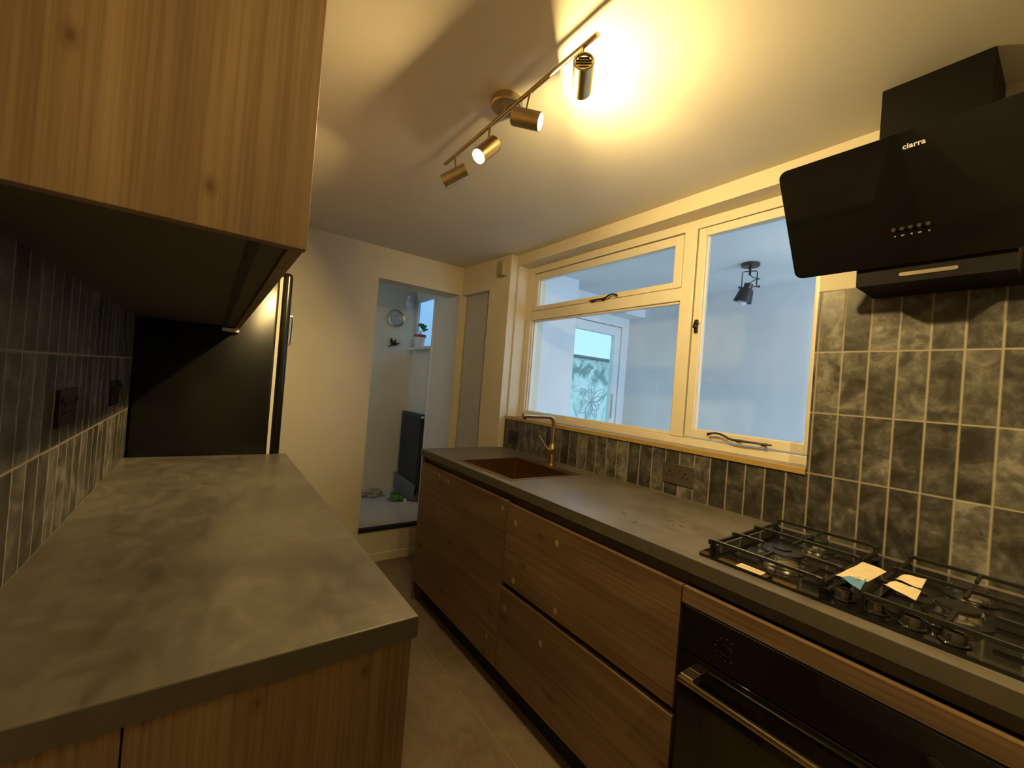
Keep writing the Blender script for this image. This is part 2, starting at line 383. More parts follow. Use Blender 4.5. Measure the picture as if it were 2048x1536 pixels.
lf = dr.part('door_leaf', boxes((1.47, 1.552, 2.705, 2.755, .02, DZ-.05), (.768, .85, 2.705, 2.755, .02, DZ-.05), (.85, 1.47, 2.705, 2.755, DZ-.135, DZ-.05), (.85, 1.47, 2.705, 2.755, .02, .2), bev=.004), M['white'])
dr.part('door_pane', boxes((.85, 1.47, 2.728, 2.734, .2, DZ-.135)), M['dglass'], lf)
bm = boxes((1.475, 1.490, 2.694, 2.706, 1.10, 1.34), bev=.003)
dr.part('door_handle', bm, M['steel'], lf)
# flower sticker on the door glass
bm = BM()
def petal(bm, cx, cz, ang, ln, wd, y=2.722):
    out = []
    for i in range(21):
        t = i/20; a = 1-2*t
        out.append((ln*t, wd*math.sin(PI*t**.85)))
    pts = [(p, q) for p, q in out]+[(p, -q) for p, q in out[::-1]][1:-1]
    c, s = math.cos(ang), math.sin(ang)
    P = [(cx+p*c-q*s, y, cz+p*s+q*c) for p, q in pts]
    tube(bm, P+[P[0]], .0035, 5)
    tube(bm, [(cx, y, cz), (cx+.8*ln*c, y, cz+.8*ln*s)], .0022, 5)
for k, (a, l) in enumerate(((95, .24), (40, .22), (12, .18), (140, .20), (215, .18), (250, .17), (300, .16), (330, .13))):
    petal(bm, 1.225, 1.245, math.radians(a), l, .042)
dr.part('flower_decal', bm, plain('etched_decal', (.34, .46, .50), .6), lf)
# garden beyond
m, nt_, b_ = new_mat('mossy_garden_render')
s_ = N(nt_, 'ShaderNodeSeparateXYZ'); L(nt_, N(nt_, 'ShaderNodeTexCoord').outputs['Object'], s_.inputs[0])
nn = noise(nt_, coord(nt_), 4, 8, .7, .8); n2 = noise(nt_, coord(nt_), 1.2, 4, .6)
band = ramp(nt_, s_.outputs[2], [(.0, (0, 0, 0)), (1.0, (1, 1, 1))])
kk = mth(nt_, 'ADD', nn, mth(nt_, 'MULTIPLY', mth(nt_, 'SUBTRACT', 1.0, mth(nt_, 'MINIMUM', 1.0, mth(nt_, 'MULTIPLY', mth(nt_, 'ABSOLUTE', mth(nt_, 'SUBTRACT', s_.outputs[2], 1.72)), 3.6))), .15))
L(nt_, ramp(nt_, kk, [(.50, (.62, .66, .62)), (.60, (.40, .47, .44)), (.66, (.16, .23, .22))]), b_.inputs['Base Color'])
b_.inputs['Roughness'].default_value = .9
gw = obj('garden_wall', boxes((1.9, 6.5, 5.6, 5.8, -.1, 1.98)), m, None, (0, 0, 0)); gw.location = (0, 0, 0)
tag(gw, 'mossy rendered garden wall outside the glazed back door', 'wall')
o = obj('wall_coping', boxes((1.88, 6.55, 5.56, 5.84, 1.98, 2.03), bev=.01), plain('slate_coping', (.10, .13, .14), .8), gw)
struct('ground_outside', boxes((.26, 9, 2.8, 12, -.2, -.1)), plain('concrete_yard', (.35, .36, .36), .9, var=.2, scale=4))
hs = Thing('white_house', 'pale rendered house rising above the garden wall outside', 'building', (5.2, 8.6, -.1))
hs.part('house_wall', boxes((3.0, 8.2, 8.6, 10, -.1, 4.2)), plain('pale_house_render', (.9, .9, .88), .8))
hs.part('house_window', boxes((3.95, 4.75, 8.55, 8.62, 2.0, 2.72)), plain('dull_house_glass', (.22, .30, .33), .5))
# pendant spot in the extension
pl = Thing('ceiling_spotlight', 'small black industrial ceiling spotlight seen through the right-hand window pane', 'ceiling light', (1.09, 1.305, 2.25))
LP = Vector((1.09, 1.305, 2.25))
bm = BM(); lathe(bm, [(0, 0), (.055, 0), (.055, -.016), (.048, -.022), (0, -.022)], LP, n=36); pl.part('ceiling_rose', bm, M['satin'], None, True)
ul = pl.part('stem', cyl(BM(), LP+Vector((0, 0, -.022)), LP+Vector((0, 0, -.075)), .008, .007, 14), M['satin'], None, True)
a_ = Vector((.36, -.93, 0)).normalized()    # bracket axis
q = LP+Vector((0, 0, -.05)); hw = .042; bt = LP.z-.155
pts = [q-a_*hw+Vector((0, 0, -.105)), q-a_*hw+Vector((0, 0, -.008)), q-a_*(hw-.008), q+a_*(hw-.008), q+a_*hw+Vector((0, 0, -.008)), q+a_*hw+Vector((0, 0, -.105))]
pl.part('bracket', tube(BM(), pts, .0035, 8), M['satin'], None, True)
for s in (-1, 1):
    bm = BM(); c_ = q+a_*hw*s+Vector((0, 0, -.102)); cyl(bm, c_-a_*.02*s, c_+a_*.012*s, .003, None, 8); lathe(bm, [(0, 0), (.009, .003), (.009, .009), (0, .012)], c_+a_*s*.008, a_*s, 12)
    pl.part('thumb_screw', bm, M['satin'], None, True)
pl.part('cable', tube(BM(), [LP+Vector((0, 0, -.07)), LP+Vector((.008, -.015, -.09)), LP+Vector((.02, -.055, -.105)), LP+Vector((.01, -.03, -.108)), LP+Vector((0, .0, -.128))], .0028, 6), M['satin'], None, True)
hd = LP+Vector((0, .0, -.13)); ax = Vector((-.05, .28, -1)).normalized()
bm = BM(); lathe(bm, [(0, 0), (.022, 0), (.026, .004), (.026, .030), (.040, .040), (.056, .122), (.053, .122), (.036, .043), (0, .04)], hd, ax, 36)
sh = pl.part('lamp_shade', bm, M['iron'], None, True)
bm = BM(); lathe(bm, [(0, .055), (.014, .06), (.030, .10), (.030, .125), (.018, .138), (0, .142)], hd, ax, 20); pl.part('light_bulb', bm, M['plast'], sh, True)

# ------------------------------------------------------------------ raised passage
PY, PX = 3.95, -.075
struct('floor_passage', boxes((-1.9, .2, YF+.03, PY, .10, .243)), M['lino'])
struct('wall_passage_back', boxes((-1.9, -.035, PY, PY+.1, .1, 2.3)), M['paint'])
struct('wall_passage_left', boxes((-1.9, -1.8, YF+.2, PY, .1, 2.3)), M['paint'])
struct('ceiling_passage', boxes((-1.9, .1, YF+.2, PY+.1, 2.2, 2.3)), M['ceil'])
struct('wall_passage_side', boxes((-.118, .06, YF+.2, 3.40, .1, 2.2)), M['paint'])
PW0, PW1, PZ0, PZ1 = 3.515, 3.93, 1.640, 2.105
struct('wall_passage_right', boxes((PX, -.035, 3.40, PW0, .1, 2.2), (PX, -.035, PW1, PY, .1, 2.2), (PX, -.035, PW0, PW1, .1, PZ0), (PX, -.035, PW0, PW1, PZ1, 2.2)), M['paint'])
struct('trim_7', boxes((-.126, -.075, 3.385, 3.425, .243, 2.11), bev=.004), M['gloss'])
pw = Thing('window_2', None, None, (.04, 3.68, PZ0), kind='structure')
pw.part('window_frame', boxes((-.062, -.040, PW0, PW0+.012, PZ0, PZ1), (-.062, -.040, PW1-.012, PW1, PZ0, PZ1), (-.062, -.040, PW0+.012, PW1-.012, PZ0, PZ0+.012), (-.062, -.040, PW0+.012, PW1-.012, PZ1-.012, PZ1)), M['plast'])
pw.part('window_pane', boxes((-.053, -.050, PW0+.008, PW1-.008, PZ0+.008, PZ1-.008)), M['tglass'])
pw.part('window_sill', boxes((-.158, PX, 3.46, 3.86, PZ0-.030, PZ0-.010), bev=.003), M['gloss'])
# pot plant on the sill
PP = Vector((-.132, 3.655, PZ0-.010)); PS = 1.15
pp = Thing('potted_plant', 'small leafy plant in a white pot with red rim on the passage windowsill', 'potted plant', PP)
def sc_(pr_): return [(a*PS, b*PS) for a, b in pr_]
bm = BM(); lathe(bm, sc_([(0, 0), (.030, 0), (.034, .004), (.045, .088), (.045, .092), (.042, .092), (.038, .06), (0, .058)]), PP, n=32); pot = pp.part('pot', bm, M['plast'], None, True)
bm = BM(); lathe(bm, sc_([(.0455, .082), (.048, .083), (.049, .103), (.046, .104), (.0425, .094)]), PP, n=32); pp.part('pot_rim', bm, M['red'], pot, True, 'red pot rim')
bm = BM(); lathe(bm, sc_([(0, .088), (.0415, .088)]), PP, n=24); pp.part('soil', bm, M['soil'], pot)
def leaf(bm, base, d, ln, wd):
    u, v, d = frame_of(d); n = 6; Lp = []; Rp = []; mid = []
    for i in range(n+1):
        t = i/n; p = Vector(base)+d*ln*t+Vector((0, 0, -.35*ln*t*t)); wv = wd*math.sin(PI*min(1, t*.94+.03))
        Lp.append(bm.verts.new(p+u*wv)); Rp.append(bm.verts.new(p-u*wv)); mid.append(bm.verts.new(p+v*-.12*wd))
    for i in range(n):
        bm.faces.new((Lp[i], Lp[i+1], mid[i+1], mid[i])); bm.faces.new((mid[i], mid[i+1], Rp[i+1], Rp[i]))
st = BM(); lv = BM(); ld = BM()
for k, (dx, dy, h, big) in enumerate(((.0, -.045, .055, 1), (.01, -.055, .035, 1), (-.01, -.03, .07, 1), (-.02, .06, .07, 0), (-.03, .03, .060, 0), (.02, -.02, .06, 1), (-.01, .035, .085, 0))):
    b0 = PP+Vector((0, 0, .11)); tip = b0+Vector((dx, dy, h)); tube(st, [b0, b0+Vector((dx*.3, dy*.3, h*.6)), tip], .0015, 6)
    dd = Vector((dx, dy, .06)).normalized()
    for a in ((-.5, 0, .5) if big else (0,)):
        d2 = Matrix.Rotation(a, 3, 'Z') @ dd; leaf(lv if big else ld, tip, d2, .07 if big else .04, .022 if big else .012)
pp.part('stem', st, M['leaf'], None, True); pp.part('leaves', lv, M['leaf'], None, True); pp.part('dark_leaf', ld, M['leafd'], None, True)
# round hammered plate on back wall
pc = Vector((-.272, PY, 1.905)); bm = BM(); lathe(bm, [(0, .012), (.060, .010), (.066, .016), (.072, .018)], pc, (0, -1, 0), 48)
pt = Thing('wall_plate', 'round silver patterned plate with gold rim hanging on the passage wall', 'wall plate', pc)
pt.part('plate_face', bm, M['silver'], None, True)
bm = BM(); lathe(bm, [(.066, 0), (.078, .004), (.086, .016), (.082, .024), (.076, .022), (.072, .014)], pc, (0, -1, 0), 48); pt.part('plate_rim', bm, M['brass'], None, True, 'gold rim')
# bird ornament
bc = Vector((-.272, PY-.012, 1.655)); bm = BM()
prism(bm, [(-.052, -.030), (-.02, -.018), (.015, -.012), (.05, .008), (.058, .014), (.046, .018), (.02, .012), (.016, .045), (.008, .038), (.000, .016), (-.014, .028), (-.03, .056), (-.038, .040), (-.034, .012), (-.022, -.004), (-.04, -.018)], lambda a, b, h: (bc.x+a, bc.y+h, bc.z+b), -.004, .012)
tag(obj('bird_ornament', bm, M['dkmetal'], None, bc), 'dark metal flying bird ornament below the round plate', 'ornament')
tube_b = BM(); 
# glass lamp / vase on the wall near the window
vc = Vector((-.165, PY-.035, 2.06)); bm = BM()
lathe(bm, [(0, -.042), (.014, -.040), (.018, -.030), (.012, -.022), (.024, -.012), (.032, .004), (.028, .022), (.016, .040), (.012, .062), (.018, .076), (0, .078)], vc, n=28)
wl = Thing('wall_lamp', 'small white glass lamp on the passage wall beside the window', 'wall lamp', vc)
wl.part('lamp_glass', bm, M['plast'], None, True); wl.part('wall_bracket', boxes((vc.x-.008, vc.x+.008, vc.y, PY, 2.045, 2.061)), M['plast'])
# radiator
rd = Thing('radiator', 'dark anthracite panel radiator on the passage side wall', 'radiator', (-.1, 3.68, .33))
bm = BM(); box(bm, -.150, -.135, 3.475, 3.90, .34, 1.02, bev=.006)
for i in range(17): y = 3.495+i*.0235; box(bm, -.153, -.149, y, y+.014, .37, .99, bev=.0015, seg=1)
rd.part('front_panel', bm, M['rad']); rd.part('back_panel', boxes((-.110, -.095, 3.475, 3.90, .34, 1.02), bev=.005), M['rad'])
bm = boxes((-.137, -.108, 3.48, 3.895, 1.008, 1.019)); box(bm, -.137, -.108, 3.478, 3.484, .35, 1.01); rd.part('grille', bm, M['rad'])
rd.part('valve_cap', cyl(BM(), (-.125, 3.476, .995), (-.125, 3.452, .995), .012, .010, 16), M['plast'], None, True, 'white end cap')
for yb in (3.55, 3.80): rd.part('wall_bracket', boxes((-.096, PX, yb, yb+.02, .5, .9)), M['rad'])
bm = BM(); prism(bm, [(3.44, .30), (3.46, .262), (3.52, .246), (3.86, .246), (3.905, .27), (3.91, .42), (3.44, .40)], lambda a, b, h: (h, a, b), -.176, -.162)
tag(obj('foam_mat', bm, M['grey'], None, (-.17, 3.68, .245)), 'grey mat standing on the passage floor under the radiator', 'mat')
# crumpled bags on the passage floor
def blob(name, c, sx, sy, sz, mat, seed, label, cat, amp=.35):
    bm = BM(); bmesh.ops.create_icosphere(bm, subdivisions=4, radius=1)
    from mathutils import noise as nz
    for v in bm.verts:
        n = nz.noise(v.co*1.9+Vector((seed, 0, 0)))*amp+nz.noise(v.co*5+Vector((0, seed, 0)))*amp*.4
        p = v.co*(1+n); v.co = Vector((c[0]+p.x*sx, c[1]+p.y*sy, max(c[2], c[2]+sz*.75+p.z*sz)))
    o = obj(name, bm, mat, None, c, True); return tag(o, label, cat)
blob('plastic_bag', (-.44, 3.76, .243), .105, .055, .036, M['beige'], 3, 'crumpled beige plastic bag on the passage floor against the wall', 'bag', .5)
bl = blob('green_bag', (-.262, 3.56, .243), .075, .050, .026, M['green'], 9, 'crumpled green plastic bag on the passage floor beside the mat', 'bag', .5)
blob('green_pouch', (-.235, 3.70, .243), .040, .045, .026, M['green'], 15, 'smaller green pouch behind the green bag on the passage floor', 'bag', .5)
bm = BM(); lathe(bm, [(0, 0), (.014, 0), (.014, .022), (.010, .026), (0, .026)], (-.215, 3.50, .243), n=20)
tag(obj('bottle_cap', bm, M['plast'], None, (-.215, 3.50, .243), True), 'small white cap at the end of the green bag', 'cap')
# chime box on the pier
cb = Thing('doorbell_chime', 'small tan box high on the pier beside the window', 'doorbell', (sk(2.46), 2.455, 2.10))
cb.part('case', boxes((-.098, sk(2.45)+.004, 2.405, 2.47, 2.105, 2.205), bev=.003), M['mag']); cb.part('cover', boxes((-.102, -.097, 2.410, 2.465, 2.11, 2.20), bev=.002), M['mag'])

# ------------------------------------------------------------------ right run of units
XF = -.6115
wt = Thing('worktop', 'long grey concrete-effect worktop under the kitchen window', 'worktop', (-.30, .9, .872))
SX0, SX1, SY0, SY1 = -.548, -.168, 1.508, 1.985
bm = BM(); grid_slab(bm, [-.6075, SX0, SX1, 0], [-1.0, SY0, SY1, 2.372], .872, .91, {(1, 1)})
wm = wt.part('worktop_slab', bm, M['top'])
wt.part('worktop_edge', boxes((-.6085, -.6065, -1.0, 2.372, .8718, .9092)), M['edge'], wm)
bm = BM(); prism(bm, [(-.6075, 2.372), (-.05, 2.372), (-.05, 2.385), (-.6075, 2.380)], lambda a, b, h: (a, b, h), .872, .91); wt.part('end_strip', bm, M['top'], wm)
smm = plain('dull_smudge', (.10, .075, .055), .6)
for (x, y, l, a) in ((-.50, .87, .022, .3), (-.452, .955, .02, 1.2), (-.385, .80, .016, .4), (-.36, .83, .018, -.5), (-.34, .86, .012, .8), (-.37, .78, .02, 1.1), (-.33, .80, .014, 0)):
    c, s = math.cos(a), math.sin(a)
    wt.part('smudge', prism(BM(), [(x+(p*c-q_*s)*l, y+(p*s+q_*c)*l) for p, q_ in ((-.8, 0), (-.3, .28), (.4, .22), (.9, 0), (.3, -.25), (-.4, -.2))], lambda p, q_, h: (p, q_, h), .9100, .9104), smm, wm)
cs = Thing('sink_cabinet', 'oak-front sink base cabinet at the far end of the window run', 'cabinet', (-.3, 1.9, .12))
cs.part('body', boxes((-.59, -.02, 1.445, 2.342, .12, .138), (-.59, -.02, 1.445, 1.463, .138, .80), (-.59, -.02, 2.324, 2.342, .138, .80), (-.03, -.02, 1.463, 2.324, .138, .80)), M['carc'])
ds = cs.part('door', boxes((XF, -.5925, 1.445, 2.340, .12, .837), bev=.0012), M['woody'])
cs.part('finger_rail', boxes((-.580, -.562, 1.445, 2.342, .80, .8715)), M['carc'])
cs.part('end_panel', boxes((-.605, -.02, 2.343, 2.362, 0, .871), bev=.001), M['woodz'])
def stickers(T, parent, pts):
    for (y, z) in pts:
        bm = BM(); prism(bm, [(-.009, -.004), (-.006, .011), (.008, .011), (.010, -.001), (.002, -.013), (-.004, -.012)], lambda a, b, h: (h, y+a, z+b), XF-.0009, XF+.0002)
        T.part('sticker', bm, M['sticker'], parent, False, 'scrap of pale protective film')
stickers(cs, ds, ((1.475, .800), (2.10, .808), (1.52, .215), (1.99, .795)))
cdw = Thing('drawer_cabinet', 'oak-front two-drawer base cabinet between sink unit and oven', 'cabinet', (-.3, 1.03, .12))
cdw.part('body', boxes((-.59, -.02, .622, 1.441, .12, .80)), M['carc'])
d1 = cdw.part('drawer', boxes((XF, -.5925, .622, 1.439, .498, .832), bev=.0012), M['woody'])
d2 = cdw.part('drawer', boxes((XF, -.5925, .622, 1.439, .12, .474), bev=.0012), M['woody'])
cdw.part('finger_rail', boxes((-.580, -.562, .62, 1.441, .80, .8715)), M['carc']); cdw.part('finger_rail', boxes((-.5918, -.5902, .62, 1.441, .47, .50)), M['dark'])
stickers(cdw, d1, ((1.375, .765), (1.118, .770), (1.36, .530), (1.10, .530))); stickers(cdw, d2, ((1.405, .395), (1.165, .375)))
struct('trim_8', boxes((-.553, -.54, -1.0, 2.343, 0, .119)), M['dark'])      # plinth
# oven
ov = Thing('oven', 'black built-in oven with brass bar handle under the hob', 'oven', (-.3, .31, .15))
ov.part('body', boxes((-.59, -.03, .022, .600, .16, .785)), M['dark'])
cp = ov.part('control_panel', boxes((XF-.004, -.59, .014, .606, .672, .786), bev=.0015), M['bglass'])
od = ov.part('door', boxes((XF-.006, -.592, .014, .606, .16, .668), bev=.0015), M['bglass'])
ov.part('window', boxes((XF-.0066, XF-.0055, .085, .535, .22, .56)), plain('tinted_oven_glass', (.020, .017, .010), .12), od)
bm = BM(); box(bm, -.665, -.652, .028, .585, .615, .629, bev=.003)
hn = ov.part('handle', bm, M['brass'], od, True)
for yb in (.548, .030): ov.part('handle_bracket', boxes((-.655, XF-.006, yb, yb+.035, .612, .634), bev=.002), M['steel'], hn)
bm = BM()
for k in range(9):
    a = math.radians(-120+k*30); lathe(bm, [(0, 0), (.0018, 0), (.0018, .0005), (0, .0005)], (XF-.004, .492+.026*math.cos(a), .728+.026*math.sin(a)), (-1, 0, 0), 8)
for k in range(3): box(bm, XF-.0046, XF-.004, .484+k*.006, .487+k*.006, .735, .739)
ov.part('dial_marking', bm, M['ltgrey'], cp)
for yk in (.492, .128):
    bm = BM(); lathe(bm, [(0, 0), (.016, 0), (.016, .002), (.013, .003), (0, .003)], (XF-.004, yk, .728), (-1, 0, 0), 28); ov.part('knob', bm, M['bglass'], cp, True)
fl = obj('filler_panel', boxes((XF, -.5925, -1.0, .618, .788, .832), bev=.001), M['woody'], None, (-.6, .0, .788)); tag(fl, 'narrow oak filler strip between worktop and oven', 'panel')
c3 = Thing('base_cabinet', 'oak-front base cabinet on the near side of the oven', 'cabinet', (-.3, -.5, .12))
c3.part('finger_rail', boxes((-.580, -.562, -1.0, .618, .833, .8715)), M['carc']); c3.part('body', boxes((-.59, -.02, -1.0, .008, .12, .786)), M['carc']); c3.part('door', boxes((XF, -.5925, -1.0, .008, .12, .785), bev=.001), M['woody'])
# sink
sk_ = Thing('sink', 'square copper-coloured sink set into the worktop below the tap', 'sink', (-.36, 1.75, .73))
bm = BM()
t = .004
x0, x1, y0, y1, z0 = SX0+.002, SX1-.002, SY0+.002, SY1-.002, .72
box(bm, x0, x1, y0, y1, z0, z0+t); box(bm, x0, x0+t, y0, y1, z0+t, .909); box(bm, x1-t, x1, y0, y1, z0+t, .909)
box(bm, x0+t, x1-t, y0, y0+t, z0+t, .909); box(bm, x0+t, x1-t, y1-t, y1, z0+t, .909)
bw = sk_.part('bowl', bm, M['copper'])
sk_.part('corner_highlight', cyl(BM(), (x1-t-.002, y1-t-.002, z0+t), (x1-t-.002, y1-t-.002, .908), .0035, None, 12), M['brass'], bw, True)  # paler brass rods put in as the light the bowl corners catch
sk_.part('corner_highlight', cyl(BM(), (x0+t+.002, y1-t-.002, z0+t), (x0+t+.002, y1-t-.002, .908), .0035, None, 12), M['brass'], bw, True)
sk_.part('rim', boxes((x0-.014, x0+.005, y0-.014, y1+.014, .9102, .9122), (x1-.005, x1+.05, y0-.014, y1+.014, .9102, .9122), (x0+.005, x1-.005, y0-.014, y0+.005, .9102, .9122), (x0+.005, x1-.005, y1-.005, y1+.014, .9102, .9122)), M['copper'])
bm = BM(); lathe(bm, [(0, .002), (.022, .002), (.040, .005), (.045, .002), (.045, 0)], (-.36, 1.75, z0+t), n=32); sk_.part('drain', bm, M['copper'], bw, True)
bm = BM(); lathe(bm, [(0, .002), (.012, .002), (.014, 0)], (x1-t, 1.66, .86), (-1, 0, 0), 20); sk_.part('overflow', bm, M['dkmetal'], bw, True)
# tap
TP = Vector((-.105, 1.745, .9122))
tp = Thing('tap', 'brushed brass mixer tap standing behind the copper sink', 'tap', TP)
bm = BM(); lathe(bm, [(0, 0), (.025, 0), (.025, .006), (.020, .008), (.019, .06), (.0225, .066), (.0225, .098), (.015, .112), (.0125, .13), (.0125, .14)], TP, n=32); tp.part('base', bm, M['brass'], None, True)
sd = Vector((-.97, .12, 0)).normalized(); zt = .272; rb = .038
pts = [TP+Vector((0, 0, h)) for h in (.12, .16, .20, zt-rb)]
for i in range(1, 9): a = PI/2*i/8; pts.append(TP+Vector((0, 0, zt-rb))+sd*rb*(1-math.cos(a))+Vector((0, 0, rb*math.sin(a))))
pts += [TP+sd*l+Vector((0, 0, zt)) for l in (.09, .14, .19, .208)]
spt = tp.part('spout', tube(BM(), pts, .0135, 20), M['brass'], None, True)
bm = BM(); e_ = TP+sd*.195+Vector((0, 0, zt)); cyl(bm, e_, e_+Vector((0, 0, -.020)), .009, .008, 16); tp.part('nozzle', bm, M['dkmetal'], spt, True)
hdv = Vector((-.97, -.25, 0)).normalized(); hb = TP+Vector((0, 0, .078))
bm = BM(); cyl(bm, hb, hb+hdv*.060, .0195, None, 28); lb = tp.part('lever_body', bm, M['brass'], None, True)
l0 = hb+hdv*.046+Vector((0, 0, .014)); bm = BM(); tube(bm, [l0, l0+Vector((-.022, .012, .035)), l0+Vector((-.045, .026, .072))], [.0045, .004, .0035], 10); tp.part('lever', bm, M['brass'], lb, True)
# double sockets and switch
def socket(org, label, sx, y0, y1, z0, z1, mat, grp=None):
    """plate on a wall facing sx (-1: right wall facing -x, +1: left wall)"""
    xw = org[0]; T = Thing('double_socket', label, 'socket', org, grp)
    a, b = sorted((xw, xw+sx*.007)); p = T.part('plate', boxes((a, b, y0, y1, z0, z1), bev=.0015), mat)
    bm = BM(); xa, xb = sorted((xw+sx*.0068, xw+sx*.0085))
    cy = (y0+y1)/2; cz = (z0+z1)/2
    for s in (-1, 1):
        bm = BM(); c = cy+s*.036
        box(bm, xa, xb, c-.003, c+.003, cz+.004, cz+.013); box(bm, xa, xb, c-.014, c-.0075, cz-.013, cz-.006); box(bm, xa, xb, c+.0075, c+.014, cz-.013, cz-.006)
        T.part('pin_hole', bm, M['dark'], p)
    for s in (-1, 1):
        c = cy+s*.062; xs = sorted((xw+sx*.007, xw+sx*.011)); T.part('rocker_switch', boxes((xs[0], xs[1], c-.004, c+.004, cz+.012, cz+.024), bev=.001), mat, p)
    return T
socket((0, 1.032, 1.008), 'double plug socket on tiles between window and hob', -1, .958, 1.106, .964, 1.050, M['steel'])
socket((XL, 1.395, 1.20), 'dark double socket on left tiled wall, nearer one', 1, 1.32, 1.467, 1.160, 1.246, M['satin'])
socket((XL, 2.0, 1.20), 'dark double socket on left tiled wall next to the fridge', 1, 1.92, 2.067, 1.160, 1.246, M['satin'])
sw = Thing('wall_switch', 'square dark switch plate on tiles at the worktop end', 'switch', (0, 2.26, .99))
p_ = sw.part('plate', boxes((-.007, 0, 2.205, 2.305, .945, 1.035), bev=.0015), plain('slate_grey_plate', (.022, .024, .032), .5)); sw.part('rocker', boxes((-.011, -.0065, 2.24, 2.27, .975, 1.005), bev=.001), M['satin'], p_)

# ------------------------------------------------------------------ hob
HX0, HX1, HY0, HY1, HZ = -.560, -.052, -.045, .612, .910
hb_ = Thing('gas_hob', 'black glass gas hob with cast-iron grates beside the tiled wall', 'hob', (-.3, .3, HZ))
bm = BM(); prism(bm, rrect(HX0, HX1, HY0, HY1, .010), lambda a, b, h: (a, b, h), HZ+.0002, HZ+.008); hb_.part('glass_plate', bm, M['bglass'])
def burner(x, y, r):
    bm = BM(); z = HZ+.008
    lathe(bm, [(r*1.45, 0), (r*1.42, .003), (r*1.1, .004), (r*1.02, .006), (0, .006)], (x, y, z), n=40); pn = hb_.part('burner', bm, M['satin'], None, True)
    bm = BM(); lathe(bm, [(r*1.06, .004), (r*1.00, .010), (r*.97, .020), (r*1.0, .0215), (r*1.0, .0235), (0, .0235)], (x, y, z), n=40); hb_.part('burner_ring', bm, M['chrome'], pn, True, 'polished ring')
    bm = BM(); lathe(bm, [(r*.86, .0232), (r*.90, .0245), (r*.88, .028), (r*.6, .030), (0, .030)], (x, y, z), n=40); hb_.part('burner_cap', bm, M['iron'], pn, True)
    if r > .04:
        bm = BM(); lathe(bm, [(r*.35, .0302), (r*.38, .033), (r*.3, .034), (0, .034)], (x, y, z), n=24); hb_.part('inner_cap', bm, M['iron'], pn, True)
burner(-.385, .470, .058); burner(-.165, .462, .036); burner(-.375, .140, .038); burner(-.195, .140, .034)
def grate(y0, y1, arms):
    bm = BM(); z = HZ+.030; zt = HZ+.046; wd = .0035
    x0, x1 = -.540, -.075
    # low side rails along x, far and near
    for y in (y0, y1):
        box(bm, x0+.02, x1-.02, y-wd, y+wd, z-.006, z+.004, bev=.001, seg=1)
        for x in (x0+.03, x1-.03): box(bm, x-.007, x+.007, y-.007, y+.007, HZ+.0081, z-.006)
    if y0 > .3:
        for xa in (-.525, -.425, -.285, -.165): box(bm, xa, xa+.060, y0-.016, y0+.004, z-.010, z-.006, bev=.001, seg=1)
    # bars along y raised above
    for x in (x0+.012, -.395, -.255, x1-.012):
        if abs(x+.395) < .01 or abs(x+.255) < .01:
            for a, b in ((y0, (y0+y1)/2-.048), ((y0+y1)/2+.048, y1)) if x < -.3 else ((y0, y1),):
                box(bm, x-wd, x+wd, a, b, zt-.009, zt, bev=.001, seg=1)
        else: box(bm, x-wd, x+wd, y0, y1, zt-.009, zt, bev=.001, seg=1)
        for y in (y0, y1): box(bm, x-.006, x+.006, y-.004, y+.010 if y == y0 else y+.004, z, zt-.001, bev=.001, seg=1)
    yc = (y0+y1)/2
    for xa, xb in arms: box(bm, xa, xb, yc-wd, yc+wd, zt-.009, zt, bev=.001, seg=1)
    for x in (x0+.012,): box(bm, x, x+.006, yc-.004, yc+.004, z-.012, zt-.004)
    return hb_.part('grate', bm, M['iron'])
grate(.335, .595, ((-.528, -.455), (-.325, -.24), (-.215, -.18), (-.145, -.09)))
grate(.005, .265, ((-.528, -.430), (-.325, -.24), (-.235, -.22), (-.165, -.09)))
for (x, y) in ((-.505, .300), (-.510, .242), (-.518, .184), (-.520, .126), (-.455, .156)):
    bm = BM(); z = HZ+.008
    lathe(bm, [(.0225, 0), (.0215, .003), (.017, .004), (.0165, .018), (.0145, .021), (0, .021)], (x, y, z), n=32); kb = hb_.part('knob', bm, M['knob'], None, True)
    bm = BM(); lathe(bm, [(.0228, .0), (.0236, .0016), (.0222, .0034)], (x, y, z), n=32); hb_.part('knob_ring', bm, M['bglass'], kb, True)
    hb_.part('pointer', boxes((x-.002, x+.002, y-.012, y+.012, z+.0208, z+.0235), bev=.0005), M['bglass'], kb)
def sheet(name, quad, mat, label, cat, z0, amp=.004, parent=None, seed=0):
    from mathutils import noise as nz
    bm = BM(); n = 12; a, b, c, d = [Vector((p[0], p[1], 0)) for p in quad]; V = {}
    for i in range(n+1):
        for j in range(n+1):
            u, v = i/n, j/n; p = (a*(1-u)+b*u)*(1-v)+(d*(1-u)+c*u)*v
            h = z0+amp*(1+nz.noise(Vector((u*2.3+seed, v*2.1, seed)))*1.0) if amp else z0
            for k in (0, 1): V[i, j, k] = bm.verts.new((p.x, p.y, h+k*.0008))
    for i in range(n):
        for j in range(n):
            bm.faces.new((V[i, j, 1], V[i+1, j, 1], V[i+1, j+1, 1], V[i, j+1, 1])); bm.faces.new((V[i, j, 0], V[i, j+1, 0], V[i+1, j+1, 0], V[i+1, j, 0]))
        for (p, q) in (((i, 0), (i+1, 0)), ((i+1, n), (i, n)), ((0, i+1), (0, i)), ((n, i), (n, i+1))):
            bm.faces.new((V[p[0], p[1], 0], V[q[0], q[1], 0], V[q[0], q[1], 1], V[p[0], p[1], 1]))
    if parent: return obj(name, bm, mat, parent, parent.location)
    o = obj(name, bm, mat, None, (quad[0][0], quad[0][1], z0)); return tag(o, label, cat)
ZG = HZ+.047
